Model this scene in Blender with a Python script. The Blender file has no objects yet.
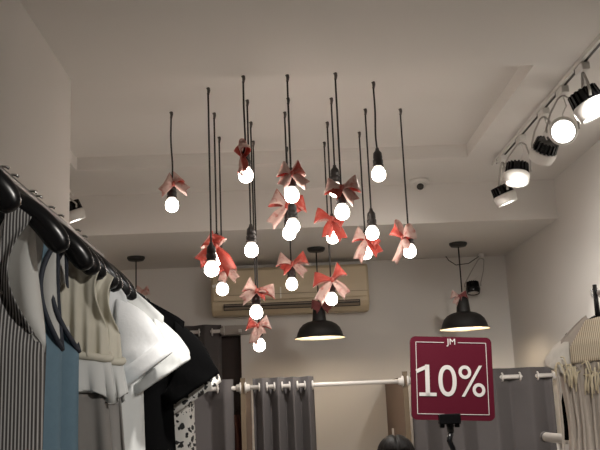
import bpy, math, random
from mathutils import Vector, Matrix, Euler
C = bpy.context.scene.collection
PI = math.pi
R = math.radians

# ------------------------------------------------------------------ camera
FPX = 870.0
ROLL, YAW, PITCH = R(2.4), R(-1.464), R(11.955)
EYE = Vector((0, 0, 1.70))
_R0 = Vector((math.cos(YAW), math.sin(YAW), 0))
_F = Vector((-math.sin(YAW)*math.cos(PITCH), math.cos(YAW)*math.cos(PITCH), math.sin(PITCH)))
_U0 = _R0.cross(_F)
_RR = math.cos(ROLL)*_R0 - math.sin(ROLL)*_U0
_UU = math.sin(ROLL)*_R0 + math.cos(ROLL)*_U0
cd = bpy.data.cameras.new('camera')
cd.sensor_width = 36; cd.sensor_fit = 'HORIZONTAL'; cd.lens = FPX*36/600
cd.clip_start = 0.05
cam = bpy.data.objects.new('camera', cd); C.objects.link(cam)
cam.matrix_world = Matrix(((_RR.x, _UU.x, -_F.x, EYE.x), (_RR.y, _UU.y, -_F.y, EYE.y), (_RR.z, _UU.z, -_F.z, EYE.z), (0, 0, 0, 1)))
bpy.context.scene.camera = cam

# ------------------------------------------------------------------ world, exposure, large lights
sc = bpy.context.scene
w = bpy.data.worlds.new('world'); sc.world = w; w.use_nodes = True
w.node_tree.nodes['Background'].inputs[0].default_value = (1, 0.93, 0.86, 1)
w.node_tree.nodes['Background'].inputs[1].default_value = 0.02
vs = sc.view_settings
vs.view_transform = 'Standard'; vs.look = 'None'; vs.gamma = 1.0; vs.use_curve_mapping = False
vs.exposure = 0.0
BULB_L = 22.5          # radiance of the bare bulbs
BULB_COL = (1.0, 0.87, 0.76)
SPOT_COL = (1.0, 0.95, 0.88)

def spot(name, loc, target, watts, deg, blend=0.6, col=SPOT_COL, r=0.04, parent=None):
    l = bpy.data.lights.new(name, 'SPOT'); l.energy = watts; l.spot_size = R(deg); l.spot_blend = blend
    l.color = col; l.shadow_soft_size = r
    o = bpy.data.objects.new(name, l); C.objects.link(o)
    o.location = loc
    o.rotation_euler = (Vector(target) - Vector(loc)).to_track_quat('-Z', 'Y').to_euler()
    return o
# unseen track spots on clothes rail and wall, then added fills for sign, blouse, floor
spot('unseen_spot', (1.25, 1.7, 2.85), (-0.40, 2.50, 1.75), 29, 36, col=(1, .98, .95))
spot('unseen_spot', (1.25, 3.0, 2.85), (1.73, 4.1, 2.40), 135, 62, 0.9)
spot('unseen_spot', (1.25, 0.4, 2.85), (-0.52, 1.75, 1.75), 85, 44)
spot('unseen_spot', (0.10, 0.30, 2.95), (0.60, 2.60, 1.70), 22, 30)  # front fill added to brighten the sign, no lamp body
spot('unseen_spot', (0.90, 0.60, 2.95), (1.37, 3.60, 1.75), 120, 20)  # added fill for the fringed blouse, off the track
spot('unseen_spot', (0.2, 2.2, 2.95), (0.3, 3.2, 0.0), 160, 75)  # added so the floor bounces light up to ceiling and back wall
spot('unseen_spot', (0.2, 4.9, 2.95), (0.3, 5.2, 0.0), 90, 90)  # added at the rear for floor bounce under the soffit, no fixture here

def at(px, py, Y):
    v = _F + (px-300)/FPX*_RR - (py-225)/FPX*_UU
    return EYE + v*(Y/v.y)
def atz(px, py, z):
    v = _F + (px-300)/FPX*_RR - (py-225)/FPX*_UU
    return EYE + v*((z-EYE.z)/v.z)

# ------------------------------------------------------------------ materials
def srgb(r, g, b):
    f = lambda c: (c/255/12.92) if c/255 <= 0.04045 else ((c/255+0.055)/1.055)**2.4
    return (f(r), f(g), f(b), 1)
def mat(name, col, rough=0.6, metal=0.0, noise=0.0, scale=20.0, bump=0.0, spec=0.5, emit=None, es=0.0, trans=0.0, alpha=1.0):
    m = bpy.data.materials.new(name); m.use_nodes = True
    nt = m.node_tree; b = nt.nodes['Principled BSDF']
    b.inputs['Base Color'].default_value = (*col[:3], 1)
    b.inputs['Roughness'].default_value = rough; b.inputs['Metallic'].default_value = metal
    b.inputs['Specular IOR Level'].default_value = spec
    if trans: b.inputs['Transmission Weight'].default_value = trans
    if emit: b.inputs['Emission Color'].default_value = (*emit[:3], 1); b.inputs['Emission Strength'].default_value = es
    if noise or bump:
        tc = nt.nodes.new('ShaderNodeTexCoord'); n = nt.nodes.new('ShaderNodeTexNoise')
        n.inputs['Scale'].default_value = scale; n.inputs['Detail'].default_value = 4
        nt.links.new(tc.outputs['Object'], n.inputs['Vector'])
        if noise:
            mr = nt.nodes.new('ShaderNodeMapRange'); mr.inputs[3].default_value = 1-noise; mr.inputs[4].default_value = 1+noise
            nt.links.new(n.outputs['Fac'], mr.inputs[0])
            mx = nt.nodes.new('ShaderNodeVectorMath'); mx.operation = 'SCALE'
            mx.inputs[0].default_value = col[:3]
            nt.links.new(mr.outputs[0], mx.inputs['Scale'])
            nt.links.new(mx.outputs[0], b.inputs['Base Color'])
        if bump:
            bp = nt.nodes.new('ShaderNodeBump'); bp.inputs['Strength'].default_value = bump; bp.inputs['Distance'].default_value = 0.01
            nt.links.new(n.outputs['Fac'], bp.inputs['Height']); nt.links.new(bp.outputs[0], b.inputs['Normal'])
    return m
def stripes(name, a, b_, freq, duty=0.45, rough=0.8, tilt=0.0):
    m = mat(name, a, rough); nt = m.node_tree; N = nt.nodes; L = nt.links; b = N['Principled BSDF']
    tc = N.new('ShaderNodeTexCoord'); sx = N.new('ShaderNodeSeparateXYZ'); L.new(tc.outputs['Object'], sx.inputs[0])
    m1 = N.new('ShaderNodeMath'); m1.operation = 'MULTIPLY'; m1.inputs[1].default_value = tilt; L.new(sx.outputs[2], m1.inputs[0])
    ad = N.new('ShaderNodeMath'); ad.operation = 'ADD'; L.new(sx.outputs[0], ad.inputs[0]); L.new(m1.outputs[0], ad.inputs[1])
    ay = N.new('ShaderNodeMath'); ay.operation = 'ADD'; L.new(ad.outputs[0], ay.inputs[0]); ay.inputs[1].default_value = 0.0
    mu = N.new('ShaderNodeMath'); mu.operation = 'MULTIPLY'; mu.inputs[1].default_value = freq; L.new(ay.outputs[0], mu.inputs[0])
    fr = N.new('ShaderNodeMath'); fr.operation = 'FRACT'; L.new(mu.outputs[0], fr.inputs[0])
    gt = N.new('ShaderNodeMath'); gt.operation = 'GREATER_THAN'; gt.inputs[1].default_value = duty; L.new(fr.outputs[0], gt.inputs[0])
    mx = N.new('ShaderNodeMix'); mx.data_type = 'RGBA'; mx.inputs['A'].default_value = a; mx.inputs['B'].default_value = b_
    L.new(gt.outputs[0], mx.inputs['Factor']); L.new(mx.outputs['Result'], b.inputs['Base Color'])
    return m
def floral(name, base, dark, scale):
    m = mat(name, base, 0.8); nt = m.node_tree; N = nt.nodes; L = nt.links; b = N['Principled BSDF']
    tc = N.new('ShaderNodeTexCoord')
    n = N.new('ShaderNodeTexNoise'); n.inputs['Scale'].default_value = scale*2.2; n.inputs['Detail'].default_value = 1
    L.new(tc.outputs['Object'], n.inputs['Vector'])
    v = N.new('ShaderNodeTexVoronoi'); v.inputs['Scale'].default_value = scale; L.new(tc.outputs['Object'], v.inputs['Vector'])
    ad = N.new('ShaderNodeMath'); ad.operation = 'MULTIPLY_ADD'; ad.inputs[1].default_value = 0.9; L.new(n.outputs['Fac'], ad.inputs[0]); L.new(v.outputs['Distance'], ad.inputs[2])
    lt = N.new('ShaderNodeMath'); lt.operation = 'LESS_THAN'; lt.inputs[1].default_value = 0.82; L.new(ad.outputs[0], lt.inputs[0])
    mx = N.new('ShaderNodeMix'); mx.data_type = 'RGBA'; mx.inputs['A'].default_value = base; mx.inputs['B'].default_value = dark
    L.new(lt.outputs[0], mx.inputs['Factor']); L.new(mx.outputs['Result'], b.inputs['Base Color'])
    return m

M = dict(
    wall=mat('painted_plaster', (0.68, 0.655, 0.625), 0.85, noise=0.02, scale=3, bump=0.03),
    ceil=mat('painted_ceiling', (0.68, 0.655, 0.625), 0.9, noise=0.02, scale=2),
    floor=mat('floor_tile', (0.60, 0.56, 0.52), 0.35, noise=0.08, scale=4),
    cord=mat('black_cord', (0.012, 0.011, 0.011), 0.55),
    socket=mat('black_bakelite', (0.016, 0.013, 0.013), 0.35),
    collar=mat('bulb_collar', (0.75, 0.73, 0.70), 0.4, emit=BULB_COL, es=1.5),
    bulb=mat('lit_frosted_bulb', (0.9, 0.9, 0.9), 0.4, emit=BULB_COL, es=BULB_L),
    warm=mat('warm_lit_bulb', (0.9, 0.85, 0.7), 0.4, emit=(1, 0.83, 0.62), es=100),
    hook=mat('ceiling_hook_metal', (0.10, 0.09, 0.085), 0.4, 0.7),
        maroon=mat('maroon_ribbon', (0.20, 0.05, 0.05), 0.6),
    black=mat('black_plastic', (0.007, 0.007, 0.008), 0.24, spec=0.3),
    blackm=mat('black_enamel', (0.014, 0.013, 0.013), 0.5),
    enamel=mat('white_enamel_inside', (0.78, 0.70, 0.56), 0.4),
    white=mat('white_lamp_paint', (0.66, 0.64, 0.61), 0.45),
    clear=mat('pale_lamp_arm', (0.42, 0.40, 0.37), 0.25, spec=0.8),
    lens=mat('lit_lamp_lens', (0.9, 0.9, 0.9), 0.3, emit=(1, 0.96, 0.9), es=14),
    lensoff=mat('unlit_lamp_lens', (0.48, 0.45, 0.43), 0.3),
    rail=mat('dark_steel', (0.05, 0.048, 0.047), 0.35, 0.8),
    chrome=mat('bright_steel', (0.6, 0.6, 0.6), 0.2, 1.0),
    rod=mat('white_rod_paint', (0.62, 0.59, 0.56), 0.35),
    curtain=mat('grey_curtain_cloth', (0.082, 0.074, 0.075), 0.9, noise=0.06, scale=120, bump=0.08),
    wood=mat('brown_laminate', (0.13, 0.083, 0.058), 0.6, noise=0.08, scale=8),
    woodedge=mat('pale_wood_edge', (0.13, 0.095, 0.06), 0.6, noise=0.1, scale=20),
    door=mat('dark_door_wood', (0.030, 0.016, 0.013), 0.6, noise=0.15, scale=10),
    trim=mat('door_trim_paint', (0.38, 0.34, 0.31), 0.7),
    ac=mat('yellowed_plastic', (0.58, 0.48, 0.33), 0.45),
    acdark=mat('vent_dark', (0.02, 0.017, 0.014), 0.6),
    acsl=mat('louvre_brown', (0.22, 0.17, 0.12), 0.5),
    sticker=mat('pale_sticker', (0.8, 0.78, 0.72), 0.5),
    sign=mat('burgundy_board', (0.090, 0.005, 0.017), 0.45, spec=0.25),
    ink=mat('sign_white_print', (0.66, 0.63, 0.61), 0.6),
    hair=mat('black_hair', (0.006, 0.005, 0.005), 0.5, noise=0.5, scale=150, spec=0.15),
    skin=mat('skin', (0.55, 0.34, 0.24), 0.5),
    eye=mat('eye_dark', (0.02, 0.015, 0.01), 0.2),
    shirt=mat('dark_blouse_cloth', (0.03, 0.03, 0.035), 0.8),
    trousers=mat('dark_trouser_cloth', (0.02, 0.022, 0.03), 0.8),
    lining=mat('light_lining', (0.62, 0.62, 0.60), 0.8),
    blue=mat('slate_blue_cloth', (0.135, 0.225, 0.295), 0.8, noise=0.08, scale=80),
    navy=mat('navy_binding', (0.028, 0.034, 0.05), 0.7),
    lblue=mat('light_blue_cloth', (0.16, 0.36, 0.47), 0.8),
    cream=mat('cream_chiffon', (0.58, 0.55, 0.46), 0.75, noise=0.05, scale=40),
    gskirt=mat('grey_skirt_cloth', (0.205, 0.195, 0.185), 0.85, noise=0.05, scale=60),
    whitec=mat('white_cotton', (0.80, 0.81, 0.82), 0.85, noise=0.02, scale=60, bump=0.1),
    whiteb=mat('soft_white_cotton', (0.60, 0.61, 0.60), 0.85),
    blackc=mat('black_cotton', (0.0028, 0.0028, 0.003), 0.95, spec=0.03),
    beige=mat('beige_gauze', (0.44, 0.39, 0.345), 0.8, noise=0.08, scale=50),
    gauze=mat('pale_sleeve_gauze', (0.66, 0.63, 0.58), 0.8, noise=0.08, scale=50),
    yarn=mat('cream_yarn', (0.68, 0.60, 0.44), 0.8),
    rust=mat('rust_cloth', (0.09, 0.03, 0.025), 0.85),
    lens_cam=mat('dome_glass', (0.02, 0.015, 0.012), 0.1),
)
def ribbon(name, a, b_, lo, hi):
    m = mat(name, a, 0.42); nt = m.node_tree; N = nt.nodes; L = nt.links
    tc = N.new('ShaderNodeTexCoord'); n = N.new('ShaderNodeTexNoise'); n.inputs['Scale'].default_value = 34; n.inputs['Detail'].default_value = 3
    L.new(tc.outputs['Object'], n.inputs['Vector'])
    mr = N.new('ShaderNodeMapRange'); mr.inputs[1].default_value = lo; mr.inputs[2].default_value = hi; L.new(n.outputs['Fac'], mr.inputs[0])
    mx = N.new('ShaderNodeMix'); mx.data_type = 'RGBA'; mx.inputs['A'].default_value = (*a, 1); mx.inputs['B'].default_value = (*b_, 1)
    L.new(mr.outputs[0], mx.inputs['Factor']); L.new(mx.outputs['Result'], N['Principled BSDF'].inputs['Base Color'])
    return m
M['red'] = ribbon('red_ribbon', (0.46, 0.062, 0.045), (0.50, 0.22, 0.18), .55, .75)
M['pink'] = ribbon('pale_ribbon', (0.60, 0.42, 0.38), (0.42, 0.12, 0.10), .50, .72)
M['pin'] = stripes('charcoal_pinstripe', (0.035, 0.032, 0.032, 1), (0.38, 0.375, 0.37, 1), 185, 0.60)
M['pinlight'] = stripes('white_grey_stripe', (0.66, 0.65, 0.65, 1), (0.26, 0.25, 0.26, 1), 60, 0.6)
M['floral'] = floral('floral_print', (0.68, 0.66, 0.62, 1), (0.015, 0.015, 0.015, 1), 46)
M['knit'] = stripes('ribbed_knit', (0.66, 0.58, 0.45, 1), (0.34, 0.27, 0.19, 1), 130, 0.55)

# ------------------------------------------------------------------ helpers
class MB:
    def __init__(s): s.v = []; s.f = []; s.m = []; s.sm = []
    def add(s, v, f, mi=0, smooth=True):
        o = len(s.v); s.v += [tuple(p) for p in v]
        for q in f: s.f.append(tuple(i+o for i in q)); s.m.append(mi); s.sm.append(smooth)
        return s
    def box(s, c, d, mi=0, rot=None):
        pts = [Vector((x*d[0]/2, y*d[1]/2, z*d[2]/2)) for x in (-1, 1) for y in (-1, 1) for z in (-1, 1)]
        if rot: pts = [rot @ p for p in pts]
        pts = [p + Vector(c) for p in pts]
        return s.add(pts, [(0, 1, 3, 2), (4, 6, 7, 5), (0, 4, 5, 1), (2, 3, 7, 6), (0, 2, 6, 4), (1, 5, 7, 3)], mi, False)
    def lathe(s, prof, n=24, mi=0, origin=(0, 0, 0), axis=(0, 0, 1), cap=(False, False)):
        q = Vector(axis).normalized().to_track_quat('Z', 'Y'); o = Vector(origin)
        v = []
        for r, z in prof:
            for k in range(n):
                a = 2*PI*k/n; v.append(q @ Vector((r*math.cos(a), r*math.sin(a), z)) + o)
        f = []
        for i in range(len(prof)-1):
            for k in range(n):
                f.append((i*n+k, i*n+(k+1) % n, (i+1)*n+(k+1) % n, (i+1)*n+k))
        if cap[0]: f.append(tuple(range(n))[::-1])
        if cap[1]: f.append(tuple(range((len(prof)-1)*n, len(prof)*n)))
        return s.add(v, f, mi)
    def tube(s, pts, r, n=8, mi=0, rb=None):
        pts = [Vector(p) for p in pts]; v = []; f = []
        up = None
        for i, p in enumerate(pts):
            t = (pts[min(i+1, len(pts)-1)] - pts[max(i-1, 0)]).normalized()
            if up is None:
                up = Vector((0, 0, 1)) if abs(t.z) < 0.9 else Vector((1, 0, 0))
            a = t.cross(up).normalized(); b = a.cross(t).normalized(); up = b
            ri = r[i] if isinstance(r, (list, tuple)) else r
            r2 = ri if rb is None else (rb[i] if isinstance(rb, (list, tuple)) else rb)
            for k in range(n):
                g = 2*PI*k/n; v.append(p + a*math.cos(g)*ri + b*math.sin(g)*r2)
        for i in range(len(pts)-1):
            for k in range(n):
                f.append((i*n+k, i*n+(k+1) % n, (i+1)*n+(k+1) % n, (i+1)*n+k))
        f.append(tuple(range(n))[::-1]); f.append(tuple(range((len(pts)-1)*n, len(pts)*n)))
        return s.add(v, f, mi)
    def grid(s, rows, mi=0, closed=False):
        n = len(rows[0]); v = [p for r_ in rows for p in r_]; f = []
        for i in range(len(rows)-1):
            for k in range(n if closed else n-1):
                f.append((i*n+k, i*n+(k+1) % n, (i+1)*n+(k+1) % n, (i+1)*n+k))
        return s.add(v, f, mi)
    def build(s, name, mats, parent=None, loc=(0, 0, 0), rot=None, solid=0.0, inner=False, bevel=0.0, merge=0.0, sub=0, offset=-1):
        me = bpy.data.meshes.new(name); me.from_pydata(s.v, [], s.f)
        if not isinstance(mats, (list, tuple)): mats = [mats]
        for m in mats: me.materials.append(m)
        for p, mi, sm in zip(me.polygons, s.m, s.sm): p.material_index = mi; p.use_smooth = sm
        if merge:
            import bmesh
            bm = bmesh.new(); bm.from_mesh(me); bmesh.ops.remove_doubles(bm, verts=bm.verts, dist=merge)
            bm.to_mesh(me); bm.free()
        me.update()
        o = bpy.data.objects.new(name, me); C.objects.link(o)
        if parent: o.parent = parent
        o.location = loc
        if rot: o.rotation_euler = rot
        if sub:
            md = o.modifiers.new('sub', 'SUBSURF'); md.levels = sub; md.render_levels = sub
        if solid:
            md = o.modifiers.new('solid', 'SOLIDIFY'); md.thickness = solid; md.offset = offset
            if inner: md.material_offset = 1
        if bevel:
            md = o.modifiers.new('bevel', 'BEVEL'); md.width = bevel; md.segments = 2; md.limit_method = 'ANGLE'
        return o
def tag(o, label, cat, group=None):
    o['label'] = label; o['category'] = cat
    if group: o['group'] = group
    return o
def thing(name, loc, label, cat, group=None, rz=0):
    o = bpy.data.objects.new(name, None); C.objects.link(o); o.location = loc; o.rotation_euler = (0, 0, rz)
    o.empty_display_size = 0.05
    return tag(o, label, cat, group)
def struct(o): o['kind'] = 'structure'; return o

# ------------------------------------------------------------------ the room
XL, XW, XR, YB, YF = -1.75, -0.815, 1.73, 6.56, -1.6
ZC, ZT, ZS = 3.04, 3.115, 2.79         # low ceiling, tray, soffit underside
TX0, TX1, TY0, TY1 = -1.10, 1.07, 3.335, 4.66
YS, YWE = 5.23, 3.335                 # soffit face, end of the near wall
struct(MB().box(((XL+XR)/2, (YB+YF)/2, -0.05), (XR-XL+0.4, YB-YF+0.4, 0.1)).build('floor', M['floor']))
# ceiling with its shallow recessed tray, one slab
m = MB()
def slab(x0, x1, y0, y1, z0, z1): m.box(((x0+x1)/2, (y0+y1)/2, (z0+z1)/2), (x1-x0, y1-y0, z1-z0))
slab(XL-.2, XR+.2, YF-.2, TY0, ZC, ZT+.1); slab(XL-.2, XR+.2, TY1, YB+.2, ZC, ZT+.1)
slab(XL-.2, TX0, TY0, TY1, ZC, ZT+.1); slab(TX1, XR+.2, TY0, TY1, ZC, ZT+.1)
slab(TX0, TX1, TY0, TY1, ZT, ZT+.1)
struct(m.build('ceiling', M['ceil']))
struct(MB().box(((XL+XR)/2, (YS+YB)/2, (ZS+ZC)/2), (XR-XL, YB-YS, ZC-ZS)).build('ceiling_soffit', M['wall']))
struct(MB().box(((XW+XL-.2)/2, (YF+YWE)/2, ZC/2), (XW-XL+.2, YWE-YF, ZC)).build('wall_left', M['wall']))
struct(MB().box((XL-.1, (YWE+YB)/2, ZC/2), (.2, YB-YWE, ZC)).build('wall_left_recess', M['wall']))
struct(MB().box((XR+.1, (YF+YB)/2, ZC/2), (.2, YB-YF, ZC)).build('wall_right', M['wall']))
struct(MB().box(((XL+XR)/2, YF-.1, ZC/2), (XR-XL+.4, .2, ZC)).build('wall_front', M['wall']))
# back wall with the dark doorway on its left
dT = at(230, 335, YB).z
dx0, dx1 = -1.15, at(241, 345, YB).x
m = MB()
m.box(((XL+dx0)/2, YB+.1, ZS/2), (dx0-XL, .2, ZS)); m.box(((dx1+XR)/2, YB+.1, ZS/2), (XR-dx1, .2, ZS))
m.box(((dx0+dx1)/2, YB+.1, (dT+ZS)/2), (dx1-dx0, .2, ZS-dT))
struct(m.build('wall_back', M['wall']))
d = struct(MB().box(((dx0+dx1)/2, YB+.12, dT/2), (dx1-dx0, .04, dT)).build('door_1', M['door']))
MB().lathe([(0, 0), (.012, 0), (.012, .04), (.026, .045), (.026, .07), (0, .075)], 16, 0, (dx0+.09, YB+.10, 1.0), (0, -1, 0)).build('door_knob', M['chrome'], d)
tp = at(265, 328, YB)
struct(MB().box(((dx0-.06+tp.x)/2, YB-.012, dT+.035), (tp.x-dx0+.06, .024, .07)).build('trim_1', M['trim'], bevel=.004))
struct(MB().box((XR-.006, (YF+YB)/2, .05), (.012, YB-YF, .10)).build('baseboard_right', M['trim']))

# ------------------------------------------------------------------ hanging bulbs
SOCK = [(0, .118), (.007, .118), (.009, .108), (.013, .102), (.019, .094), (.0205, .070), (.0185, .068), (.0225, .062), (.0225, .048), (.020, .046), (.0235, .040), (.0235, .034), (0, .034)]
GLOBE = [(.0215, .0235), (.0265, .016), (.0298, .006), (.0308, -.003), (.0298, -.012), (.0262, -.0205), (.0195, -.0275), (.0105, -.032), (0, -.0335)]
sock_me = MB().lathe(SOCK, 20); col_me = MB().lathe([(.0165, .037), (.0175, .034), (.0215, .0235), (0, .0235)], 20); glo_me = MB().lathe(GLOBE, 20)
proto = {}
def pendant(top, bulb_py, label, wob=0.0, r=.0040):
    """cord from the tray ceiling at photo column/row top, bulb centre on row bulb_py"""
    P = atz(top[0], top[1], ZT)
    # height of the bulb on this vertical
    lo, hi = 1.4, 3.1
    for _ in range(40):
        mid = (lo+hi)/2; q = Vector((P.x, P.y, mid)) - EYE
        py = 225 - FPX*q.dot(_UU)/q.dot(_F)
        if py < bulb_py: hi = mid
        else: lo = mid
    z = (lo+hi)/2
    t = thing('pendant_bulb', (P.x, P.y, z), label, 'pendant lamp', 'bare bulbs of the cluster')
    L = ZT - z; n = 14
    pts = [(wob*math.sin(PI*2.2*k/n)*(1-k/n)+0, 0, .112 + (L-.112)*k/n) for k in range(n+1)]
    MB().tube(pts, r, 8).build('cord', M['cord'], t)
    MB().tube([(0, 0, L-.03), (.004, 0, L-.012), (0, 0, L)], [.0058, .0062, .009], 8).build('ceiling_hook', M['hook'], t)
    for nm, mb, mm in (('socket', sock_me, 'socket'), ('bulb_collar', col_me, 'collar'), ('bulb', glo_me, 'bulb')):
        if nm not in proto: o = mb.build(nm, M[mm], t); proto[nm] = o
        else:
            o = proto[nm].copy(); C.objects.link(o); o.parent = t
    return t
PB = {}
for key, top, by, wob, lab in [
    ('a', (171, 112), 205, .006, 'lit bulb set apart from the cluster, towards the wall with the clothes rail'),
    ('b', (208, 88), 269, .0, 'lit bulb hanging just below the big red and pink bow, above the air conditioner corner'),
    ('c1', (214, 113), 258, .0, 'lit bulb hidden behind the tails of the big red and pink bow'),
    ('c2', (219, 137), 289, .0, 'lit bulb with a small bow in front of the air conditioner corner sticker'),
    ('d', (243, 76), 175, .002, 'highest bulb with a bow seen side-on, near the ceiling'),
    ('e', (247, 100), 250, .0, 'lit bulb without a bow, in front of the soffit above the air conditioner'),
    ('f', (250.5, 122), 312, .0, 'lit bulb under a spread bow, directly above the lowest bulb of the cluster'),
    ('g', (253, 141), 345, .0, 'lowest bulb of the whole cluster, hanging below the air conditioner'),
    ('A', (287, 75), 195, .0, 'upper of the three bulbs crowded together at the middle of the cluster'),
    ('B', (287.8, 98), 226, .0, 'middle of the three crowded bulbs, largest in the lower merged pair'),
    ('C', (284.5, 112), 233, .0, 'lowest of the three crowded bulbs, half hidden behind its neighbour'),
    ('D', (286.5, 147), 284, .0, 'lit bulb under a wide red bow in front of the air conditioner middle'),
    ('k', (335, 73), 212, .0, 'lit bulb under the pink bow that also covers a neighbouring bulb'),
    ('l', (331, 98), 190, .0, 'lit bulb mostly hidden behind the loop of a pink bow'),
    ('m', (327, 122), 237, .0, 'lit bulb with a hanging bow just above the dome lamp canopy'),
    ('n', (324, 142), 299, .0, 'lit bulb under a large red and white bow just above the black dome lamp'),
    ('o', (373, 82), 174, -.004, 'highest bulb without a bow, hanging by a short bent cord'),
    ('p', (365, 109), 233, .0, 'bowless bulb hanging just above the bulb with a long white ribbon tail'),
    ('q', (359, 132), 253, .0, 'lit bulb with a long pale ribbon tail, just below a bowless bulb'),
    ('r', (400, 109), 251, .0, 'lit bulb with a red bow seen side-on, below the ceiling camera dome'),
]: PB[key] = pendant(top, by, lab, wob)

# ------------------------------------------------------------------ ribbon bows
def loop(mb, l, w, d, ang, sgn, mi=0):
    n = 16; rows = []
    e = Matrix.Rotation(ang, 3, 'Y')
    for i in range(n+1):
        s = i/n; a = PI*s
        x = l*math.sin(a)**0.8; y = -d*math.cos(a)*math.sin(a)**0.6
        ww = w*(.22+.78*math.sin(a)**1.2)
        row = []
        for k in range(5):
            h = (k/4-.5)
            row.append(e @ Vector((x*(1+.10*h), y+.006*math.sin(5*h+3*s), ww*h*(1-.10*math.sin(PI*s))+.004*math.cos(9*h+2*s))))
        rows.append([Vector((p.x*sgn, p.y, p.z - .30*l*(abs(p.x)/l)**2.2)) for p in row])
    mb.grid(rows, mi)
def tail(mb, l, w, ang, sgn, wave, mi=0, y0=0.0):
    n = 12; rows = []
    e = Matrix.Rotation(ang, 3, 'Y')
    for i in range(n+1):
        s = i/n
        x = l*s; y = y0 + .012*math.sin(wave+4.2*s)*s - .014*s
        ww = w*(.25+.75*min(1, s*1.9)**.8)
        row = []
        for k in range(5):
            h = (k/4-.5)
            notch = -.30*w*(1-abs(h)*2)*max(0, (s-.8)/.2)
            row.append(e @ Vector((x+notch, y+.008*math.sin(6*h+wave), ww*h)))
        rows.append([Vector((p.x*sgn*(1-.10*s), p.y, p.z - .16*l*s*s)) for p in row])
    mb.grid(rows, mi)
rnd = random.Random(5)
def bow(px, py, Y, label, s=1.0, yaw=0, tilt=0, la=(12, 10), ta=(38, 42), tl=(.075, .085), ll=(.072, .072), flip=(0, 0, 1, 1), mats=('red', 'pink'), group='ribbon bows tied to the lamps'):
    P = at(px, py, Y)
    t = thing('ribbon_bow', P, label, 'bow', group)
    t.rotation_euler = (0, R(tilt), R(yaw)); t.scale = (1, 1, 1)
    A, B = M[mats[0]], M[mats[1]]
    for i, sg in enumerate((-1, 1)):
        mb = MB(); loop(mb, ll[i]*s, .064*s, .036*s, R(-la[i]-10), sg)
        mb.build('bow_loop', [B, A] if flip[i] else [A, B], t, solid=.0012, inner=True, offset=0)
        mb = MB(); tail(mb, tl[i]*s, .047*s, R(ta[i]), sg, rnd.uniform(0, 6), y0=-.004*s)
        mb.build('bow_tail', [B, A] if flip[2+i] else [A, B], t, solid=.0012, inner=True, offset=0)
    MB().lathe([(0, -.012*s), (.007*s, -.011*s), (.0095*s, -.004*s), (.0095*s, .004*s), (.007*s, .011*s), (0, .012*s)], 12, 0, (0, -.006*s, 0), (.25, 0, 1)).build('bow_knot', A, t)
    return t
def front(k, d=.034): return PB[k].location.y - d
bow(174, 184, front('a'), 'pink and red bow on the bulb set apart at the end of the cluster', .98, 0, 0, (30, 50), (22, 20), (.082, .082), (.05, .05), (1, 0, 1, 0))
bow(243.5, 157, front('d', .03), 'red and white bow seen side-on at the highest bow-tied bulb', .95, -62, 0, (60, 60), (62, 58), (.07, .09), (.075, .06))
bow(291.5, 174, front('A'), 'pink and red bow on the upper of the three crowded bulbs', .98, 12, 5, (20, 35), (48, 25), (.075, .085), (.06, .06), (1, 1, 1, 0))
bow(287.5, 206, front('C', .03), 'pale pink bow with an orange-lit tail among the three crowded bulbs', 1.25, -10, 0, (32, 8), (40, 35), (.095, .06), (.075, .07), (1, 1, 1, 1))
bow(216, 247, front('c1', .06), 'big red and pink bow in front of the three cords nearest the garments', 1.30, 0, 0, (40, 70), (32, 52), (.085, .10), (.05, .045), (0, 1, 0, 1))
bow(226.5, 270, front('c2', .045), 'small pink bow peeking out below the big red and pink bow', .95, 15, 0, (10, 35), (60, 40), (.07, .075), (.05, .05), (0, 1, 1, 0))
bow(257, 291, front('f'), 'spread pink and red bow above the second lowest bulb', 1.02, 0, 6, (28, 8), (28, 18), (.088, .06), (.068, .085), (1, 0, 1, 1))
bow(258, 326, front('g'), 'red bow directly on top of the lowest bulb', 1.0, 0, 0, (18, 20), (68, 60), (.088, .05), (.06, .065), (0, 0, 1, 0))
bow(292.5, 264, front('D'), 'wide red bow with pale top in front of the air conditioner middle', 1.05, 0, 0, (22, 24), (25, 35), (.07, .085), (.085, .085), (1, 1, 0, 0))
bow(342, 188, front('k'), 'pink bow in front, wrapped over a neighbouring hidden bulb', 1.02, -8, 4, (10, 18), (45, 38), (.05, .085), (.07, .075), (1, 0, 0, 0))
bow(331.5, 219, front('m'), 'bow with an orange-lit tail above the dome lamp canopy', 1.1, 8, 0, (16, -25), (68, 62), (.085, .10), (.08, .05), (0, 1, 0, 1))
bow(332, 280, front('n'), 'large red and white bow just above the black dome lamp', 1.18, 0, 0, (8, 42), (48, 42), (.11, .095), (.085, .075), (0, 1, 1, 0))
bow(367, 239, front('q'), 'bow with a long pale tail below the bowless bulb', 1.15, 0, 0, (25, -30), (58, 50), (.10, .085), (.065, .05), (1, 1, 1, 1))
bow(404, 238, front('r', .03), 'red bow seen side-on below the ceiling camera dome', 1.1, -58, 0, (40, 20), (62, 65), (.10, .06), (.09, .07), (0, 0, 1, 0))

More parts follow.
